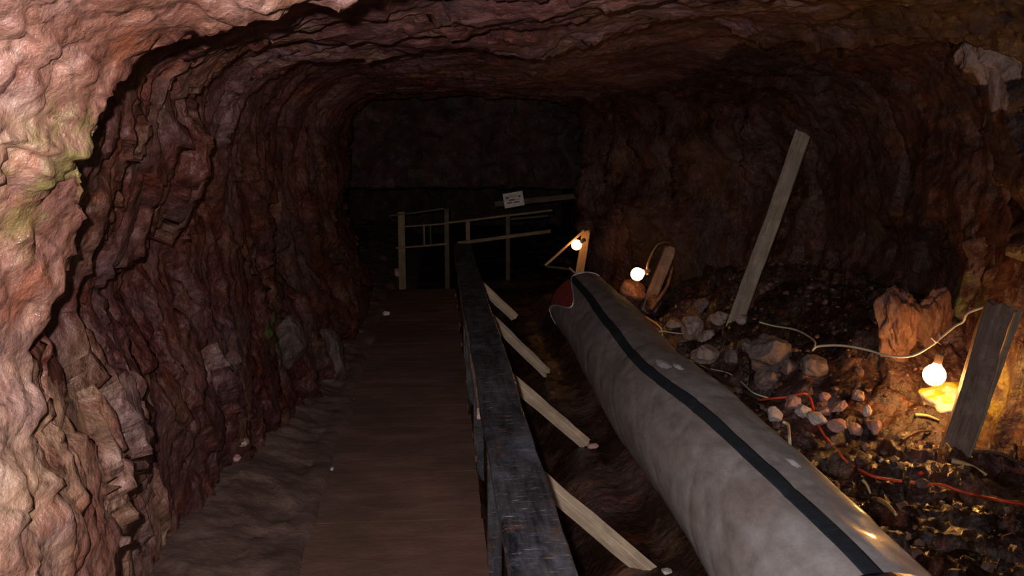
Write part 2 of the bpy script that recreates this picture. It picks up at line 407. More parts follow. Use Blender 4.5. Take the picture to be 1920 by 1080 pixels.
# ------------------------------------------------------------------ ground
def ground_z(x, y):
    if x < -.5: z = -.10 + .13 * sstep(-.5, -.62, x + .07 * noise.noise(Vector((y * 1.7, 4, 4)))) + .09 * sstep(-.65, -1.1, x)
    elif x < .2: z = -.10 - .06 * sstep(-.5, -.4, x)
    else:
        z = lerp(-.32, -.04, sstep(.42, .8, x)) + .15 * sstep(.9, 1.13, x)
        z = lerp(-.16, z, sstep(.2, .3, x))
        bank = sstep(4.5, 5.4, y) * (1 - .35 * sstep(7, 9, y))
        z += bank * .5 * sstep(1.75, 2.75, x) + .08 * sstep(1.5, 2.0, x) * bank
    if y > 9.2 and x > .2: z = lerp(z, .0, sstep(9.2, 10, y))
    v = Vector((x, y, 0))
    k = 1. if (x > .75 or x < -.7) else .35
    bumpy = sstep(1.35, 1.7, x)
    z += k * (fbm(v * 2.2, 4) * .025 + fbm(v * 9, 4) * .012)
    z += bumpy * (facet(Vector((x * 5, y * 5, 1))) * .03 + facet(Vector((x * 14, y * 14, 4))) * .014)
    if x < -.7: z += facet(Vector((x * 4, y * 3, 1))) * .010
    return z
gy = []; y = -.8
while y < 18.2:
    gy.append(y); y += .03 if y < 1.5 else (.02 if y < 8 else .05)
GX = 250
gv = [Vector((x, y, ground_z(x, y))) for y in gy for x in [lerp(-1.6, 3.4, i / GX) for i in range(GX + 1)]]
gf = [(r * (GX + 1) + i, r * (GX + 1) + i + 1, (r + 1) * (GX + 1) + i + 1, (r + 1) * (GX + 1) + i) for r in range(len(gy) - 1) for i in range(GX)]
flo = struct(mesh_obj('floor', gv, gf, m_mud))
flo.data.materials.append(m_dirt)
for f in flo.data.polygons:
    if gv[f.vertices[0]].x < -.3: f.material_index = 1

gbvh = BVHTree.FromPolygons(gv, gf)
allv = list(gv); allf = list(gf)
for vs, fs in ((vl, fl), (vr, fr_), (bv, bf)):
    o_ = len(allv); allv += vs; allf += [tuple(k + o_ for k in f) for f in fs]
abvh = BVHTree.FromPolygons(allv, allf)
def hit(px, py, tree=None):
    r = ray(px, py)
    h = (tree or abvh).ray_cast(EYE + r * .5, r)
    return h[0] if h[0] else P(px, py, 5)
def drop(x, y):
    h = gbvh.ray_cast(Vector((x, y, 3)), Vector((0, 0, -1)))
    return h[0].z if h[0] else 0

# ------------------------------------------------------------------ builders
def beam(name, a, b, w, t, mat, parent=None, up=(0, 0, 1), seed=0, rough=.002, jag=0., segs=None, bev=.003):
    """timber from a to b; w across, t thick (t is along 'up'); local X runs along its length"""
    a = Vector(a); b = Vector(b); ax = (b - a); L = ax.length; ax.normalize()
    upv = Vector(up); yv = upv.cross(ax).normalized(); zv = ax.cross(yv).normalized()
    n = segs or max(4, int(L / .06))
    vs = []; fs = []
    sec = []
    hw, ht = w / 2, t / 2; bb = min(bev, t * .3)
    for (sx, sy) in ((1, 1), (-1, 1), (-1, -1), (1, -1)):
        c1 = (sx * hw, sy * (ht - bb)); c2 = (sx * (hw - bb), sy * ht)
        sec += [c1, c2] if sx * sy > 0 else [c2, c1]
    # add mid points across the faces so that ends can splinter
    ring = []
    for i in range(8):
        q, r = sec[i], sec[(i + 1) % 8]
        ring.append(q)
        if i % 2 == 1:
            for k in (1, 2, 3): ring.append((lerp(q[0], r[0], k / 4), lerp(q[1], r[1], k / 4)))
    m_ = len(ring)
    for s in range(n + 1):
        x = L * s / n
        off = Vector((0, noise.noise(Vector((x * 1.5, seed, 1))) * rough * 3, noise.noise(Vector((x * 1.5, seed, 5))) * rough * 2))
        for k, (yy, zz) in enumerate(ring):
            e = noise.noise(Vector((x * 9, yy * 30 + seed, zz * 30))) * rough
            xx = x
            if jag and s == n: xx += jag * (noise.noise(Vector((yy * 45, zz * 30, seed + 8))) - .3)
            if jag and s == 0: xx -= jag * .3 * noise.noise(Vector((yy * 45, zz * 30, seed + 3)))
            vs.append(Vector((xx, yy + (e if yy > 0 else -e), zz + (e if zz > 0 else -e))) + off)
    for s in range(n):
        for k in range(m_):
            k2 = (k + 1) % m_
            fs.append((s * m_ + k, s * m_ + k2, (s + 1) * m_ + k2, (s + 1) * m_ + k))
    for s, rev in ((0, True), (n, False)):
        c = len(vs); vs.append(sum((vs[s * m_ + k] for k in range(m_)), Vector()) / m_)
        for k in range(m_):
            k2 = (k + 1) % m_
            fs.append((c, s * m_ + k2, s * m_ + k) if rev else (c, s * m_ + k, s * m_ + k2))
    o = mesh_obj(name, vs, fs, mat, smooth=False)
    M = Matrix((ax, yv, zv)).transposed().to_4x4(); M.translation = a
    if parent is not None:
        o.parent = parent; M = Matrix.Translation(-parent.location) @ M
    o.matrix_local = M
    return o

def path_pts(pts, per=10):
    out = []; n = len(pts); pts = [Vector(q) for q in pts]
    for i in range(n - 1):
        a, b, c, d = pts[max(0, i - 1)], pts[i], pts[i + 1], pts[min(n - 1, i + 2)]
        for k in range(per): out.append(cr(a, b, c, d, k / per))
    out.append(pts[-1]); return out
def tube(name, pts, r, mat, parent=None, per=10, sides=8, rf=None):
    pp = path_pts(pts, per) if per > 1 else [Vector(q) for q in pts]
    vs = []; fs = []
    prev = Vector((0, 0, 1))
    for i, q in enumerate(pp):
        t = (pp[min(i + 1, len(pp) - 1)] - pp[max(i - 1, 0)]).normalized()
        s = t.cross(prev)
        if s.length < 1e-3: s = t.cross(Vector((1, 0, 0)))
        s.normalize(); u = s.cross(t).normalized(); prev = u
        rr = r * (rf(i / (len(pp) - 1)) if rf else 1)
        for k in range(sides):
            a = 2 * math.pi * k / sides
            vs.append(q + (s * math.cos(a) + u * math.sin(a)) * rr)
    for i in range(len(pp) - 1):
        for k in range(sides):
            k2 = (k + 1) % sides
            fs.append((i * sides + k, i * sides + k2, (i + 1) * sides + k2, (i + 1) * sides + k))
    fs.append(tuple(range(sides))[::-1]); fs.append(tuple((len(pp) - 1) * sides + k for k in range(sides)))
    return mesh_obj(name, vs, fs, mat, parent, origin=pp[0].copy())

def rock_verts(seed, size, sub=4, planes=13, rough=.05):
    rnd = random.Random(seed)
    pl = []
    for i in range(planes):
        v = Vector((rnd.gauss(0, 1), rnd.gauss(0, 1), rnd.gauss(0, 1))).normalized()
        pl.append((v, rnd.uniform(.62, .95)))
    bm = bmesh.new(); bmesh.ops.create_icosphere(bm, subdivisions=sub, radius=1)
    for v in bm.verts:
        dr = v.co.normalized(); r = 1.05
        for nn, h in pl:
            c = dr.dot(nn)
            if c > .05: r = min(r, h / c)
        r += rough * noise.noise(dr * 2.5 + Vector((seed, 0, 0))) * 2 + rough * .5 * noise.noise(dr * 7 + Vector((seed, 3, 0)))
        v.co = Vector((dr.x * r * size[0], dr.y * r * size[1], dr.z * r * size[2]))
    vs = [v.co.copy() for v in bm.verts]; fs = [tuple(v.index for v in f.verts) for f in bm.faces]
    bm.free(); return vs, fs
ROCK_MATS = {}
def rock(px, py, w, h, mat, label, group=None, seed=0, name='rock', cat='rock', d=None, lift=None, tilt=0., deep=.9, rough=.05):
    """rock whose middle shows at px,py with w x h pixels, sunk a little in the ground under it"""
    foot = hit(px, py + h * .42) if d is None else P(px, py + h * .42, d)
    dist = foot.y
    W = w * dist / F / 2 * 1.03; H = h * dist / F / 2 * 1.1
    vs, fs = rock_verts(seed + 11, (W, W * deep, H), sub=5 if max(w, h) > 70 else (4 if max(w, h) > 18 else 3), rough=rough, planes=22 if rough > .06 else 13)
    rz = Matrix.Rotation(tilt, 3, 'Y')
    vs = [rz @ v for v in vs]
    lo = min(v.z for v in vs)
    o = mesh_obj(name, vs, fs, mat, smooth=max(w, h) <= 18)
    zf = foot.z if lift is None else lift
    o.location = (foot.x, foot.y + W * deep * .4, zf - lo - .12 * H)
    if group is None and name == 'rock' and px > 1250:
        group = 'small stones in the row by the red cord' if 2 <= seed < 13 or seed == 1 else ('larger stones on the rubble bank' if seed < 26 else None)
    return tag(o, label, cat, group)

# ------------------------------------------------------------------ boardwalk
bw = empty('boardwalk', (-.2, 3, -.16), 'dirty brown wooden boardwalk between the left rock wall and the handrail', 'boardwalk')
vs = []; fs = []
y = -.7; k = 0
rnd = random.Random(3)
while y < 10.4:
    wd = rnd.uniform(.17, .23); g_ = .0006
    xl = -.6 + rnd.uniform(-.03, .02); xr = .185 + rnd.uniform(-.012, .012); zt = rnd.uniform(-.0004, .0004); th = .035
    n0 = len(vs); NXX = 10
    for j in range(4):
        yy = (y, y + .005, y + wd - g_ - .005, y + wd - g_)[j]
        for i in range(NXX + 1):
            x = lerp(xl, xr, i / NXX)
            z = zt - (.0006 if j in (0, 3) else 0) + .003 * noise.noise(Vector((x * 4, yy * 3, 1)))
            vs.append(Vector((x, yy, z)))
    for i in range(NXX + 1): vs.append(Vector((lerp(xl, xr, i / NXX), y, zt - th)))
    for i in range(NXX + 1): vs.append(Vector((lerp(xl, xr, i / NXX), y + wd - g_, zt - th)))
    W1 = NXX + 1
    for j in range(3):
        for i in range(NXX):
            a = n0 + j * W1 + i; fs.append((a, a + 1, a + W1 + 1, a + W1))
    for i in range(NXX):
        a = n0 + i; b_ = n0 + 4 * W1 + i; fs.append((b_, b_ + 1, a + 1, a))
        a = n0 + 3 * W1 + i; b_ = n0 + 5 * W1 + i; fs.append((a, a + 1, b_ + 1, b_))
        fs.append((n0 + 4 * W1 + i, n0 + 5 * W1 + i, n0 + 5 * W1 + i + 1, n0 + 4 * W1 + i + 1))
    for i in (0, NXX):
        fs.append((n0 + 4 * W1 + i, n0 + i, n0 + W1 + i, n0 + 2 * W1 + i, n0 + 3 * W1 + i, n0 + 5 * W1 + i))
    y += wd; k += 1
mesh_obj('deck', vs, fs, m_deck, bw, smooth=False, origin=Vector((-.2, 3, 0)))
for x in (-.45, .08):
    beam('bearer', (x, -.7, -.115), (x, 10.3, -.115), .08, .15, m_deck, bw)

# ------------------------------------------------------------------ handrail
hr = empty('handrail', (.19, 3.6, -.3), 'long wet black timber handrail running away along the boardwalk', 'handrail')
RZ = .9
beam('top_board', (.20, .35, RZ - .02), (.185, 7.25, RZ - .02), .134, .04, m_rail, hr, rough=.003, bev=.006, seed=2)
beam('side_board', (.165, .35, RZ - .085), (.16, 7.2, RZ - .085), .04, .09, m_rail, hr, rough=.002)
o = beam('batten', (.128, 2.95, RZ - .075), (.128, 7.15, RZ - .06), .015, .04, m_wood_dark, hr, rough=.002)
o['label'] = 'thin brown batten on the walkway side'
BR = [(3.52, (1020, 905), (1246, 1098), .072), (5.0, (948, 702), (1093, 828), .066), (6.5, (905, 583), (1022, 696), .066), (8.0, (0, 0), (0, 0), .06)]
for i, (d, s, e, w) in enumerate(BR):
    if i < 3:
        a = P(s[0], s[1], d); b = P(e[0], e[1], d)
        dr = (b - a).normalized(); a2 = a - dr * ((a.x - .235) / dr.x)
    else:
        d = 7.1; a2 = P(876, 515, d); a2 = Vector((.235, d, a2.z)); b = P(962, 592, d)
    zt = RZ - .04
    beam('post', (.215, d, drop(.215, d) - .04), (.215, d, zt), .06, .05, m_rail, hr, up=(0, 1, 0), seed=i)
    br = beam('brace', a2, b + (b - a2).normalized() * .03, .045, w, m_wood_pale, hr, up=(0, -.55, 1), seed=i + 5, jag=.03, rough=.003)
    br['label'] = 'pale sawn timber brace'

# ------------------------------------------------------------------ ventilation duct
AX0 = Vector((1.115, 0, EYE.z - 1.33)); RAD = .262
def duct_axis(y):
    v = Vector((AX0.x, y, AX0.z))
    v.x += -.02 * sstep(5, 3, y) * 0 + .025 * math.sin(y * 1.3) * sstep(3, 4.5, y)
    v.z += .012 * math.sin(y * 1.9 + 1)
    return v
def duct_r(y, a):
    ca, sa = math.cos(a), math.sin(a)
    q = Vector((ca * .6, y * .9, sa * .6))
    r = RAD + .012 * noise.noise(q * 2.0) + .004 * noise.noise(q * 6)
    # slanting creases of the sheet
    cz = noise.noise(Vector((y * 3.2 + a * 1.3, a * .8, 4)))
    r -= .004 * max(0, .12 - abs(cz)) / .12
    r += .006 * math.exp(-((a - 1.0 - .08 * math.sin(y * 2)) / .12) ** 2)
    # dent where the sheet sags near the patch
    r -= .03 * math.exp(-((y - 4.7) / .22) ** 2) * sstep(0, .8, sa) * 0.6
    r -= .022 * sstep(5.6, 6.9, y) * (.5 + .5 * math.sin(a * 3 + 1))
    return r
def duct_surf(y, a, off=0):
    c = duct_axis(y); r = duct_r(y, a) + off
    return Vector((c.x + math.cos(a) * r, y, c.z + math.sin(a) * r))
dk = empty('ventilation_duct', (1.115, 4, AX0.z - RAD), 'fat grey ventilation duct with a black stripe lying beside the rubble', 'duct')
NA, NL = 96, 420
D0, D1 = .7, 7.0
vs = []; fs = []
def yend(a):   # torn away towards the left side at the far end
    return D1 - .75 * math.exp(-((a - 2.55) / .42) ** 2) + .03 * math.sin(a * 7)
for i in range(NL + 1):
    for k in range(NA):
        a = 2 * math.pi * k / NA - math.pi * .5
        y = lerp(D0, yend(a), i / NL) if i / NL > .8 else lerp(D0, D1, i / NL)
        t = i / NL
        y = lerp(D0, D0 + (D1 - D0) * t, 1) if t < .8 else lerp(D0 + (D1 - D0) * .8, yend(a), (t - .8) / .2)
        vs.append(duct_surf(y, a))
for i in range(NL):
    for k in range(NA):
        k2 = (k + 1) % NA
        fs.append((i * NA + k, (i + 1) * NA + k, (i + 1) * NA + k2, i * NA + k2))
sh = mesh_obj('sheet', vs, fs, m_duct, dk, origin=Vector((1.115, 0, AX0.z)))
so = sh.modifiers.new('thick', 'SOLIDIFY'); so.thickness = .006; so.offset = -1
vs = []; fs = []
for i in range(30):
    for k in range(48):
        a = 2 * math.pi * k / 48; y = lerp(5.6, 7.04, i / 29)
        vs.append(duct_surf(y, a, -.016))
for i in range(29):
    for k in range(48):
        k2 = (k + 1) % 48; fs.append((i * 48 + k, i * 48 + k2, (i + 1) * 48 + k2, (i + 1) * 48 + k))
ln = mesh_obj('liner', vs, fs, m_red, dk, origin=Vector((1.115, 6.3, AX0.z))); ln['label'] = 'red inner lining at the torn far end'
s2 = ln.modifiers.new('thick', 'SOLIDIFY'); s2.thickness = .004
# torn rim wire
rim = [duct_surf(yend(a) + .005, a, .002) for a in [lerp(1.0, 4.4, i / 40) for i in range(41)]]
tube('rim_wire', rim, .006, m_patch, dk, per=1)['label'] = 'pale torn rim'
# stripe: angle on the duct follows the photograph
def stripe_a(y):
    e = math.atan2(AX0.z - EYE.z, AX0.x)      # direction of axis seen from the eye
    base = e + math.pi
    th = lerp(31, 12, sstep(2.1, 4.4, y)); th = lerp(th, 17, sstep(5.3, 6.8, y))
    th += 2 * noise.noise(Vector((y * 1.3, 2, 2)))
    return base - math.radians(th)
vs = []; fs = []
NS = 300
for i in range(NS + 1):
    y = lerp(.75, 6.93, i / NS); a0 = stripe_a(y)
    hw = (.026 + .0025 * noise.noise(Vector((y * 6, 0, 0)))) / RAD
    for k in range(7):
        vs.append(duct_surf(y, a0 + lerp(-hw, hw, k / 6), .0022))
for i in range(NS):
    for k in range(6):
        a = i * 7 + k; fs.append((a, a + 1, a + 8, a + 7))
st = mesh_obj('stripe', vs, fs, m_stripe, dk, origin=Vector((1.115, 3, AX0.z + RAD))); st['label'] = 'black stripe along the top'
s3 = st.modifiers.new('thick', 'SOLIDIFY'); s3.thickness = .0015; s3.offset = -1
# blue joint band
vs = []; fs = []
for i, (y, o_) in enumerate(((1.80, .002), (1.802, .007), (1.85, .008), (1.98, .008), (2.033, .007), (2.035, .002))):
    for k in range(NA):
        a = 2 * math.pi * k / NA; vs.append(duct_surf(y, a, o_))
for i in range(5):
    for k in range(NA):
        k2 = (k + 1) % NA; fs.append((i * NA + k, i * NA + k2, (i + 1) * NA + k2, (i + 1) * NA + k))
jb = mesh_obj('joint_band', vs, fs, m_blue, dk, origin=Vector((1.115, 2, AX0.z))); jb['label'] = 'blue band round the duct'
# repair patches on the sheet
def patch(yc, ac, ly, la, seed, mat=None, off=.004):
    vs = []; fs = []
    n_ = 24
    vs.append(duct_surf(yc, ac, off + .006))
    for rg in (.5, 1.):
        for k in range(n_):
            t = 2 * math.pi * k / n_
            q = rg * (1 + .35 * noise.noise(Vector((math.cos(t) * 2, math.sin(t) * 2, seed))))
            vs.append(duct_surf(yc + ly * q * math.cos(t), ac + la * q * math.sin(t), off + (.006 * noise.noise(Vector((k, seed, 0))) if rg < 1 else -.003)))
    for k in range(n_):
        k2 = (k + 1) % n_
        fs.append((0, 1 + k, 1 + k2)); fs.append((1 + k, 1 + n_ + k, 1 + n_ + k2, 1 + k2))
    o = mesh_obj('patch', vs, fs, mat or m_patch, dk, origin=duct_surf(yc, ac))
    return o
def duct_hit(px, py):
    r = ray(px, py); best = None
    t = .3
    while t < 9:
        q = EYE + r * t; c = duct_axis(q.y)
        if (Vector((q.x, 0, q.z)) - Vector((c.x, 0, c.z))).length < RAD: return q.y, math.atan2(q.z - c.z, q.x - c.x)
        t += .01
    return None
for (px, py, ly, la, sd) in ((1487, 866, .05, .07, 1), (1243, 682, .10, .10, 2), (1272, 686, .06, .08, 3)):
    h_ = duct_hit(px, py)
    if h_: patch(h_[0], h_[1], ly, la, sd)['label'] = 'pale torn scrap on the duct'

# ------------------------------------------------------------------ far fence, board and sign
FD = 11.0
fn = empty('wooden_fence', (P(890, 500, FD).x, FD, 0), 'low wooden rail fence across the dark far end of the tunnel', 'fence')
def fb(nm, a, b, w, t, mat=m_wood_old, dd=0.):
    return beam(nm, P(a[0], a[1], FD + dd), P(b[0], b[1], FD + dd), w * FD / F, t, mat, fn, up=(0, -1, 0), rough=.002)
def fpost(x, y0, w, mat, dd=.03):
    a = P(x, y0, FD + dd); fb_ = beam('post', (a.x, a.y, drop(a.x, a.y) - .03), a, w * FD / F, .05, mat, fn, up=(0, -1, 0))
fpost(752, 397, 13, m_wood_old); fpost(837, 391, 9, m_wood_oldd); fpost(877, 412, 8, m_wood_old); fpost(952, 402, 8, m_wood_oldd)
fb('rail', (730, 405), (832, 391), 3, .03, m_wood_oldd)
fb('rail', (757, 425), (836, 419), 3, .03, m_wood_old)
fb('rail', (742, 465), (838, 457), 3.5, .03, m_wood_old)
fb('rail', (836, 418), (1035, 394), 4, .035)
fb('rail', (858, 456), (1032, 433), 6.5, .04)
fb('rail', (957, 411), (1028, 404), 4, .03, m_wood_oldd, .05)
fb('baluster', (795, 420), (796, 461), 3.5, .02); fb('baluster', (807, 420), (808, 461), 3, .02, m_wood_oldd)
wx = P(1085, 364, 11.3)
tag(beam('sign_board', P(928, 383, 11.3), wx + Vector((.5, 0, .03)), .07, .02, m_wood_oldd, up=(0, -1, 0)),
    'dark horizontal board carrying the small sign above the far fence', 'board')
sg = empty('small_sign', P(963, 388, 11.26), 'small tilted pale rectangular sign above the fence at the far end', 'sign')
a = P(944.5, 377.5, 11.27); b = P(981.5, 371, 11.27)
sp = beam('sign_panel', a, b, .183, .012, m_sign, sg, up=(0, -1, 0), rough=.0)
def mark(u0, u1, v, h, mat):   # small blurred marks printed on the panel
    ax = (b - a); up_ = Vector((-ax.z, 0, ax.x)).normalized()
    q0 = a + ax * u0 + up_ * v + Vector((0, -.0085, 0)); q1 = a + ax * u1 + up_ * v + Vector((0, -.0085, 0))
    beam('printed_mark', q0, q1, h, .003, mat, sg, up=(0, -1, 0), rough=.002, segs=3, bev=.001)
for (u0, u1, v, h, mt) in ((.12, .27, .035, .026, m_sign_mark), (.3, .72, .045, .02, m_sign_tint), (.75, .88, .03, .022, m_sign_mark),
                           (.25, .55, .0, .016, m_sign_mark), (.6, .82, -.005, .014, m_sign_tint), (.15, .4, -.03, .014, m_sign_mark),
                           (.48, .78, -.035, .014, m_sign_mark)):
    mark(u0, u1, v, h, mt)

# ------------------------------------------------------------------ leaning planks and laths
def lean(name, a, b, w, t, mat, label, cat='plank', up=None, jag=.06, seed=0, parent=None):
    return tag(beam(name, a, b, w, t, mat, up=up or (0, -1, 0), seed=seed, jag=jag, rough=.004), label, cat)
f1 = P(1362, 652, 6.5)
lean('leaning_plank', f1, P(1507, 250, 6.55), .115, .05, m_wood_grey, 'tall grey weathered plank leaning by the right rock wall with a split top', up=(-.55, -1, 0), seed=3)
f2 = P(1762, 905, 4.25); f2.z = min(f2.z, drop(f2.x, f2.y) + .0)
np_ = empty('timber_prop', f2, 'wide dark brown prop leaning in front of the brightest lamp at right', 'prop')
beam('plank', P(1768, 902, 4.25), P(1876, 568, 4.45), .135, .055, m_wood_dark, np_, up=(-.35, -1, .1), seed=9, jag=.05, rough=.005)
o = beam('edge_strip', P(1806, 872, 4.28), P(1909, 580, 4.48), .035, .05, m_wood_grey, np_, up=(-.35, -1, .1), seed=10, jag=.03, rough=.003)
o['label'] = 'paler grey outer strip'
lean('leaning_plank', P(1208, 584, 7.6), P(1258, 462, 7.7), .10, .04, m_wood_dark, 'dark brown plank leaning just right of the middle lamp', seed=4)
lean('lath', P(1022, 498, 9.2), P(1094, 432, 9.25), .025, .025, m_wood_lath, 'thin slanting lath at the left of the farthest lamp', 'lath', seed=5, jag=.02)
lean('short_plank', P(1086, 516, 9.35), P(1098, 430, 9.3), .085, .03, m_wood_lath, 'short upright plank right behind the farthest lamp', seed=6, jag=.05)
lean('lath', P(1026, 500, 9.1), P(1066, 506, 9.0), .02, .02, m_wood_oldd, 'dim lath lying level below the farthest lamp', 'lath', seed=7, jag=.02)
lean('lath', P(1068, 503, 9.0), P(1088, 520, 8.8), .02, .02, m_wood_lath, 'short lath slanting down to the duct end below the farthest lamp', 'lath', seed=8, jag=.02)
tag(tube('root', [P(1262, 500, 7.5), P(1252, 535, 7.45), P(1238, 558, 7.4), P(1220, 582, 7.35)], .02, m_rock_r, rf=lambda t: .6 + .6 * t), 'knobbly brown root lit by the middle lamp', 'root')

# ------------------------------------------------------------------ lamps
def lamp(centre, r, st, label, sock_to):
    e = empty('light_bulb', centre, label, 'light bulb', 'bulbs strung along the right side of the tunnel')
    c = Vector(centre); dirv = (Vector(sock_to) - c).normalized()
    # pear shaped bulb along dirv
    prof_ = [(-1, 0.001), (-.97, .25), (-.85, .53), (-.6, .8), (-.25, .97), (.05, 1.), (.4, .91), (.7, .7), (.9, .45), (1.1, .34)]
    q = dirv.to_track_quat('Z', 'Y').to_matrix()
    vs = []; fs = []; n_ = 24
    for (z, rr) in prof_:
        for k in range(n_):
            t = 2 * math.pi * k / n_; vs.append(q @ Vector((rr * r * math.cos(t), rr * r * math.sin(t), z * r)))
    for i in range(len(prof_) - 1):
        for k in range(n_):
            k2 = (k + 1) % n_; fs.append((i * n_ + k, i * n_ + k2, (i + 1) * n_ + k2, (i + 1) * n_ + k))
    fs.append(tuple(range(n_))[::-1])
    mesh_obj('bulb', [v + c for v in vs], fs, bulb_mat('glowing_glass', st), e, origin=c)
    tube('socket', [c + dirv * r * 1.08, c + dirv * r * 1.2, c + dirv * r * 1.9, c + dirv * r * 2.1], r * .36, m_socket, e, per=3, sides=16, rf=lambda t: 1 if t < .85 else .6)
    return e
B1 = P(1752, 703, 4.62); B2 = P(1195, 514, 7.3); B3 = P(1081, 459, 9.15)
lamp(B1, .060, 115, 'brightest glowing bulb hanging in front of the mossy wall behind the timber prop', P(1764, 660, 4.62))
lamp(B2, .055, 24, 'middle glowing bulb just beyond the far half of the duct', P(1220, 506, 7.3))
lamp(B3, .055, 12, 'farthest glowing bulb between the slanting lath and the short plank', P(1095, 450, 9.1))
# cables
W = 4.62
tag(tube('lamp_cable', [P(1524, 656, 5.0), P(1536, 649, 5.0), P(1580, 648, 4.9), P(1625, 656, 4.8), P(1665, 667, 4.7), P(1710, 667, 4.65), P(1750, 645, W),
      P(1763, 634, W), P(1790, 612, W - .02), P(1806, 603, W - .04), P(1814, 588, W - .06), P(1832, 580, W - .08), P(1849, 576, W - .1), P(1858, 584, W - .12), P(1872, 600, W - .1)], .0065, m_cable_w),
    'cream cable looping above the brightest lamp to the timber prop', 'cable')
tag(tube('lamp_lead', [P(1757, 640, W), P(1768, 650, W), P(1770, 662, W), P(1766, 672, W), P(1763, 672, W)], .004, m_cable_k), 'short dark lead from the cream cable to the brightest bulb', 'lead')
tag(tube('cable_tie', [P(1746, 633, W - .01), P(1756, 641, W - .015), P(1762, 632, W - .015), P(1760, 626, W - .01)], .004, m_cable_w), 'twisted wire tie on the cream cable above the brightest lamp', 'wire tie')
tag(tube('wall_cable', [P(1424, 604, 5.9), P(1450, 611, 5.8), P(1490, 618, 5.6), P(1515, 630, 5.4), P(1528, 642, 5.2), P(1524, 657, 5.0)], .006, m_cable_w), 'dim pale cable sagging across the rubble right of the tall leaning plank', 'cable')
tag(tube('lamp_cable', [P(1215, 515, 7.3), P(1214, 500, 7.3), P(1221, 478, 7.35), P(1232, 460, 7.4), P(1245, 454, 7.5), P(1258, 455, 7.65)], .008, m_cable_o, rf=lambda t: 1.5 - .8 * t), 'curved cable rising from the middle lamp to the dark plank', 'cable')
def gp(px, py, up_=.01):
    q = hit(px, py, gbvh); return q + Vector((0, 0, up_))
tag(tube('orange_cord', [gp(a_, b_, .010) for a_, b_ in ((1424, 753), (1450, 750), (1480, 747), (1505, 741), (1518, 748), (1526, 775), (1536, 803), (1555, 832), (1575, 856), (1600, 878), (1635, 896), (1680, 905), (1725, 910), (1770, 914), (1795, 923), (1830, 932), (1870, 941), (1930, 951))], .0075, m_cord, per=8), 'bright red orange cord snaking over the mud on the right', 'cord')
tag(tube('supply_cable', [P(1208, 594, 7.2), P(1225, 604, 7.0), P(1240, 617, 6.8), P(1244, 634, 6.6), P(1262, 655, 6.3)], .012, m_cable_o), 'dark cable coloured tan as if lamplit, curving down beside the far end of the duct', 'cable')  # orange lamplight on this dark cable is painted in as tan
tag(tube('supply_cable', [P(1262, 655, 6.3), gp(1290, 680, .02), gp(1330, 700, .02), gp(1360, 722, .02), gp(1400, 742, .02), gp(1424, 753, .012)], .012, m_cable_k), 'black cable lying between the duct and the rubble', 'cable')
tag(tube('thin_wire', [gp(1330, 697, .02), gp(1365, 705, .02), gp(1390, 722, .02), gp(1412, 742, .02), gp(1440, 752, .02)], .005, m_cable_w), 'thin pale wire on the ground beside the duct', 'wire')
tag(tube('thin_wire', [P(1224, 627, 6.7), P(1240, 621, 6.7), P(1262, 624, 6.7), P(1292, 627, 6.7)], .005, m_cable_w), 'thin pale wire crossing behind the far end of the duct', 'wire')
tag(tube('stick', [gp(1468, 796, .015), gp(1477, 808, .03), P(1480, 820, gp(1482, 845).y), gp(1482, 848, .0)], .009, m_cable_w), 'small pale stick upright against the duct by the pale stones', 'stick')

# ------------------------------------------------------------------ stones
R = rock
R(1453, 781, 36, 32, m_peb_pale, 'round pale stone nearest to the duct at the left end of the stone row', seed=1)
R(1489, 757, 36, 30, m_peb_pink, 'pinkish stone where the red cord bends', seed=2)
R(1508, 772, 32, 28, m_peb_pale, 'pale stone beside the red cord bend', seed=3)
R(1536, 790, 48, 26, m_peb_pale, 'long bluish white stone touching the red cord', seed=4, tilt=.3)
R(1572, 801, 38, 26, m_peb_pink, 'flat pink stone right of the long bluish stone', seed=5)
R(1603, 806, 34, 28, m_peb_pink, 'blocky pink stone in the stone row', seed=6)
R(1641, 801, 26, 34, m_peb_pink, 'upright orange pink stone at the right end of the stone row', seed=7)
R(1627, 772, 18, 24, m_peb_pale, 'small white stone with a pointed top', seed=8)
R(1612, 741, 26, 30, m_stone, 'pinkish block standing above the stone row', seed=9)
R(1547, 772, 24, 18, m_peb_pink, 'small orange stone just right of the red cord', seed=10)
R(1548, 744, 22, 22, m_peb_pink, 'small reddish stone higher on the bank near the cord bend', seed=11)
R(1575, 768, 40, 16, m_peb_pink, 'long brown stone pointing up the bank', seed=12, tilt=-.6)
R(1298, 620, 50, 44, m_stone, 'grey pink stone left of the tall leaning plank', seed=13)
R(1325, 632, 36, 22, m_stone, 'slanting flat stone below the grey pink stone', seed=14, tilt=-.6)
R(1353, 598, 40, 30, m_stone, 'stone behind the tall leaning plank', seed=15)
R(1392, 600, 24, 20, m_stone, 'small stone just right of the tall leaning plank', seed=16)
R(1268, 610, 40, 16, m_stone, 'flat stone near the far end of the duct', seed=17)
R(1322, 666, 54, 40, m_stone, 'speckled stone at the foot of the tall leaning plank', seed=18)
R(1444, 670, 84, 80, m_boulder, 'big brown boulder in the rubble right of the tall leaning plank', seed=19)
R(1442, 712, 52, 50, m_boulder, 'rounded boulder in front of the big brown boulder', seed=20)
R(1400, 650, 30, 24, m_boulder, 'small dim rock beside the big brown boulder', seed=21)
R(1376, 672, 34, 30, m_boulder, 'dim rock right of the speckled stone', seed=22)
R(1318, 575, 34, 26, m_boulder, 'dim rock on the bank near the far duct end', seed=23)
R(1480, 690, 34, 30, m_boulder, 'dim rock at the right of the big brown boulder', seed=24)
R(1530, 690, 60, 44, m_boulder, 'wide dim rock on the bank below the cream cable', seed=25)
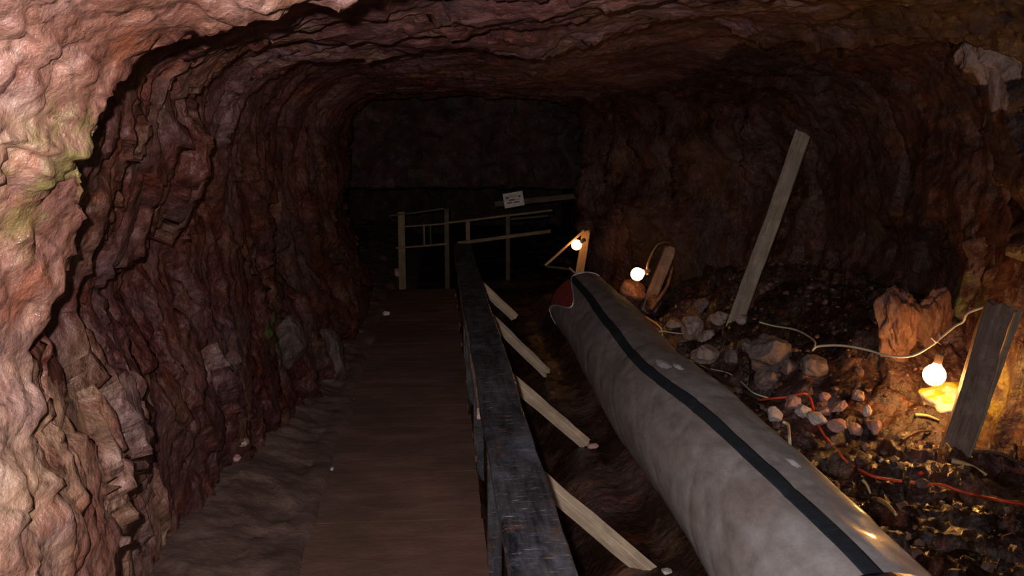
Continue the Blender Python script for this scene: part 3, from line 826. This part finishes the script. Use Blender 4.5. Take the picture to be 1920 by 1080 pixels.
R(1684, 618, 96, 170, m_redb, 'tall reddish boulder against the right wall above the bank', seed=61, cat='boulder', rough=.085, deep=.6)
R(1752, 600, 74, 130, m_redb, 'reddish boulder lit by the brightest lamp', seed=64, cat='boulder', rough=.085, deep=.6)
R(1113, 838, 26, 11, m_peb_pink, 'pink pebble beyond the foot of the second brace', seed=28, cat='pebble')
R(1250, 1073, 22, 12, m_peb_pale, 'white pebble by the foot of the nearest brace', seed=29, cat='pebble')
R(1652, 864, 8, 8, m_peb_pale, 'tiny bluish white pebble on the mud left of the timber prop', seed=30, cat='pebble')
R(1727, 887, 12, 9, m_reflector, 'small bright red plastic bit by the timber prop', seed=31, cat='plastic bit', name='plastic_bit')
R(745, 513, 16, 18, m_peb_pink, 'pink stone at the foot of the far fence', seed=32)
R(724, 588, 16, 9, m_peb_pale, 'tiny pale stone on the boardwalk edge far ahead', seed=33, cat='pebble', d=8.1)
R(622, 880, 8, 7, m_peb_pale, 'tiny pale pebble on the near boardwalk', seed=36, cat='pebble')
R(1188, 562, 56, 60, m_redb, 'rust brown rock directly below the middle lamp', seed=46, d=7.45)
R(1226, 575, 36, 40, m_redb, 'small rust brown rock at the foot of the dark plank', seed=47, d=7.5)
# white boulder under the brightest lamp
wb = P(1795, 752, 4.72)
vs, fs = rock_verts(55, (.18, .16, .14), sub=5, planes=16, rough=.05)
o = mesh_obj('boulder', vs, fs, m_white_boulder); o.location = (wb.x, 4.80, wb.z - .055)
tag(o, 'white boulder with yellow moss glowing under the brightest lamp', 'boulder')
# boulders along the left wall
R(535, 640, 80, 110, m_dboulder, 'rounded mossy boulder standing against the left wall', seed=40, cat='boulder', d=5.6)
R(612, 690, 84, 130, m_dboulder, 'tall grey slab with a pale ledge beyond the mossy boulder', seed=41, cat='boulder', d=6.4)
R(450, 828, 34, 26, m_stone, 'small grey stone at the foot of the left wall', seed=42)
R(458, 680, 14, 18, m_peb_pale, 'pale triangular shard on the left wall', seed=43, cat='shard', d=4.72)
R(440, 860, 24, 14, m_peb_pink, 'small flat pink stone at the foot of the left wall', seed=44)

# countless gravel on the bank, as one heap
rnd = random.Random(12); vs = []; fs = []
for i in range(420):
    x = rnd.uniform(1.75, 3.0); y = rnd.choice([rnd.uniform(4.3, 7.4), rnd.uniform(3.0, 5.6)])
    s = rnd.choice([.008, .012, .016, .022, .03]) * rnd.uniform(.7, 1.3)
    rv, rf_ = rock_verts(i % 23, (s, s * rnd.uniform(.6, 1), s * rnd.uniform(.5, .9)), sub=1, planes=7)
    Rz = Matrix.Rotation(rnd.uniform(0, 6.3), 3, 'Z')
    c = Vector((x, y, drop(x, y) + s * .25)); n0 = len(vs)
    vs += [Rz @ v + c for v in rv]; fs += [tuple(k + n0 for k in f) for f in rf_]
tag(mesh_obj('gravel', vs, fs, m_gravel, smooth=False), 'loose reddish gravel scattered over the bank and mud at right', 'gravel', kind='stuff')

# sticks and splinters in the mud at right
def stk(a, b, r, mat, label, cat='stick', bend=.01):
    q0, q1 = gp(*a, .012), gp(*b, .012); mid = (q0 + q1) / 2 + Vector((0, 0, bend))
    return tag(tube(cat.replace(' ', '_'), [q0, mid, q1], r, mat, rf=lambda t: 1.1 - .5 * t), label, cat)
stk((1618, 905), (1632, 930), .008, m_splint, 'short pale splinter in the mud below the red cord', 'splinter')
stk((1648, 942), (1680, 970), .012, m_splint, 'longer golden splinter below the red cord near the duct', 'splinter')
stk((1785, 868), (1850, 895), .014, m_splint, 'golden wood chip by the foot of the timber prop', 'splinter')
stk((1716, 782), (1760, 792), .010, m_splint, 'thin lit stick in front of the white mossy boulder')
stk((1860, 812), (1925, 790), .014, m_twig, 'dark branch at the right edge behind the prop', bend=.05)
stk((1830, 815), (1925, 850), .018, m_twig, 'thick wet branch crossing the ground right of the prop', bend=.04)
stk((1820, 850), (1925, 880), .014, m_twig, 'thin wet branch low at the right edge', bend=.03)
stk((1690, 830), (1745, 812), .010, m_twig, 'dark twig left of the timber prop', bend=.02)

# ------------------------------------------------------------------ light
fl_ = bpy.data.lights.new('camera_flash', 'SPOT'); fo = bpy.data.objects.new('camera_flash', fl_); COL.objects.link(fo)
fo.location = EYE + Vector((-.05, -.02, .06)); fo.rotation_euler = ray(680, 740).to_track_quat('-Z', 'Y').to_euler()
fl_.energy = 400; fl_.color = (1, .95, .96); fl_.shadow_soft_size = .012; fl_.spot_size = math.radians(112); fl_.spot_blend = 1
w = bpy.data.worlds.new('cave_air'); scn.world = w; w.use_nodes = True
w.node_tree.nodes['Background'].inputs[0].default_value = (.5, .25, .2, 1); w.node_tree.nodes['Background'].inputs[1].default_value = .0
vs_ = scn.view_settings
vs_.view_transform = 'Standard'; vs_.look = 'None'; vs_.gamma = 1; vs_.exposure = 0; vs_.use_curve_mapping = False
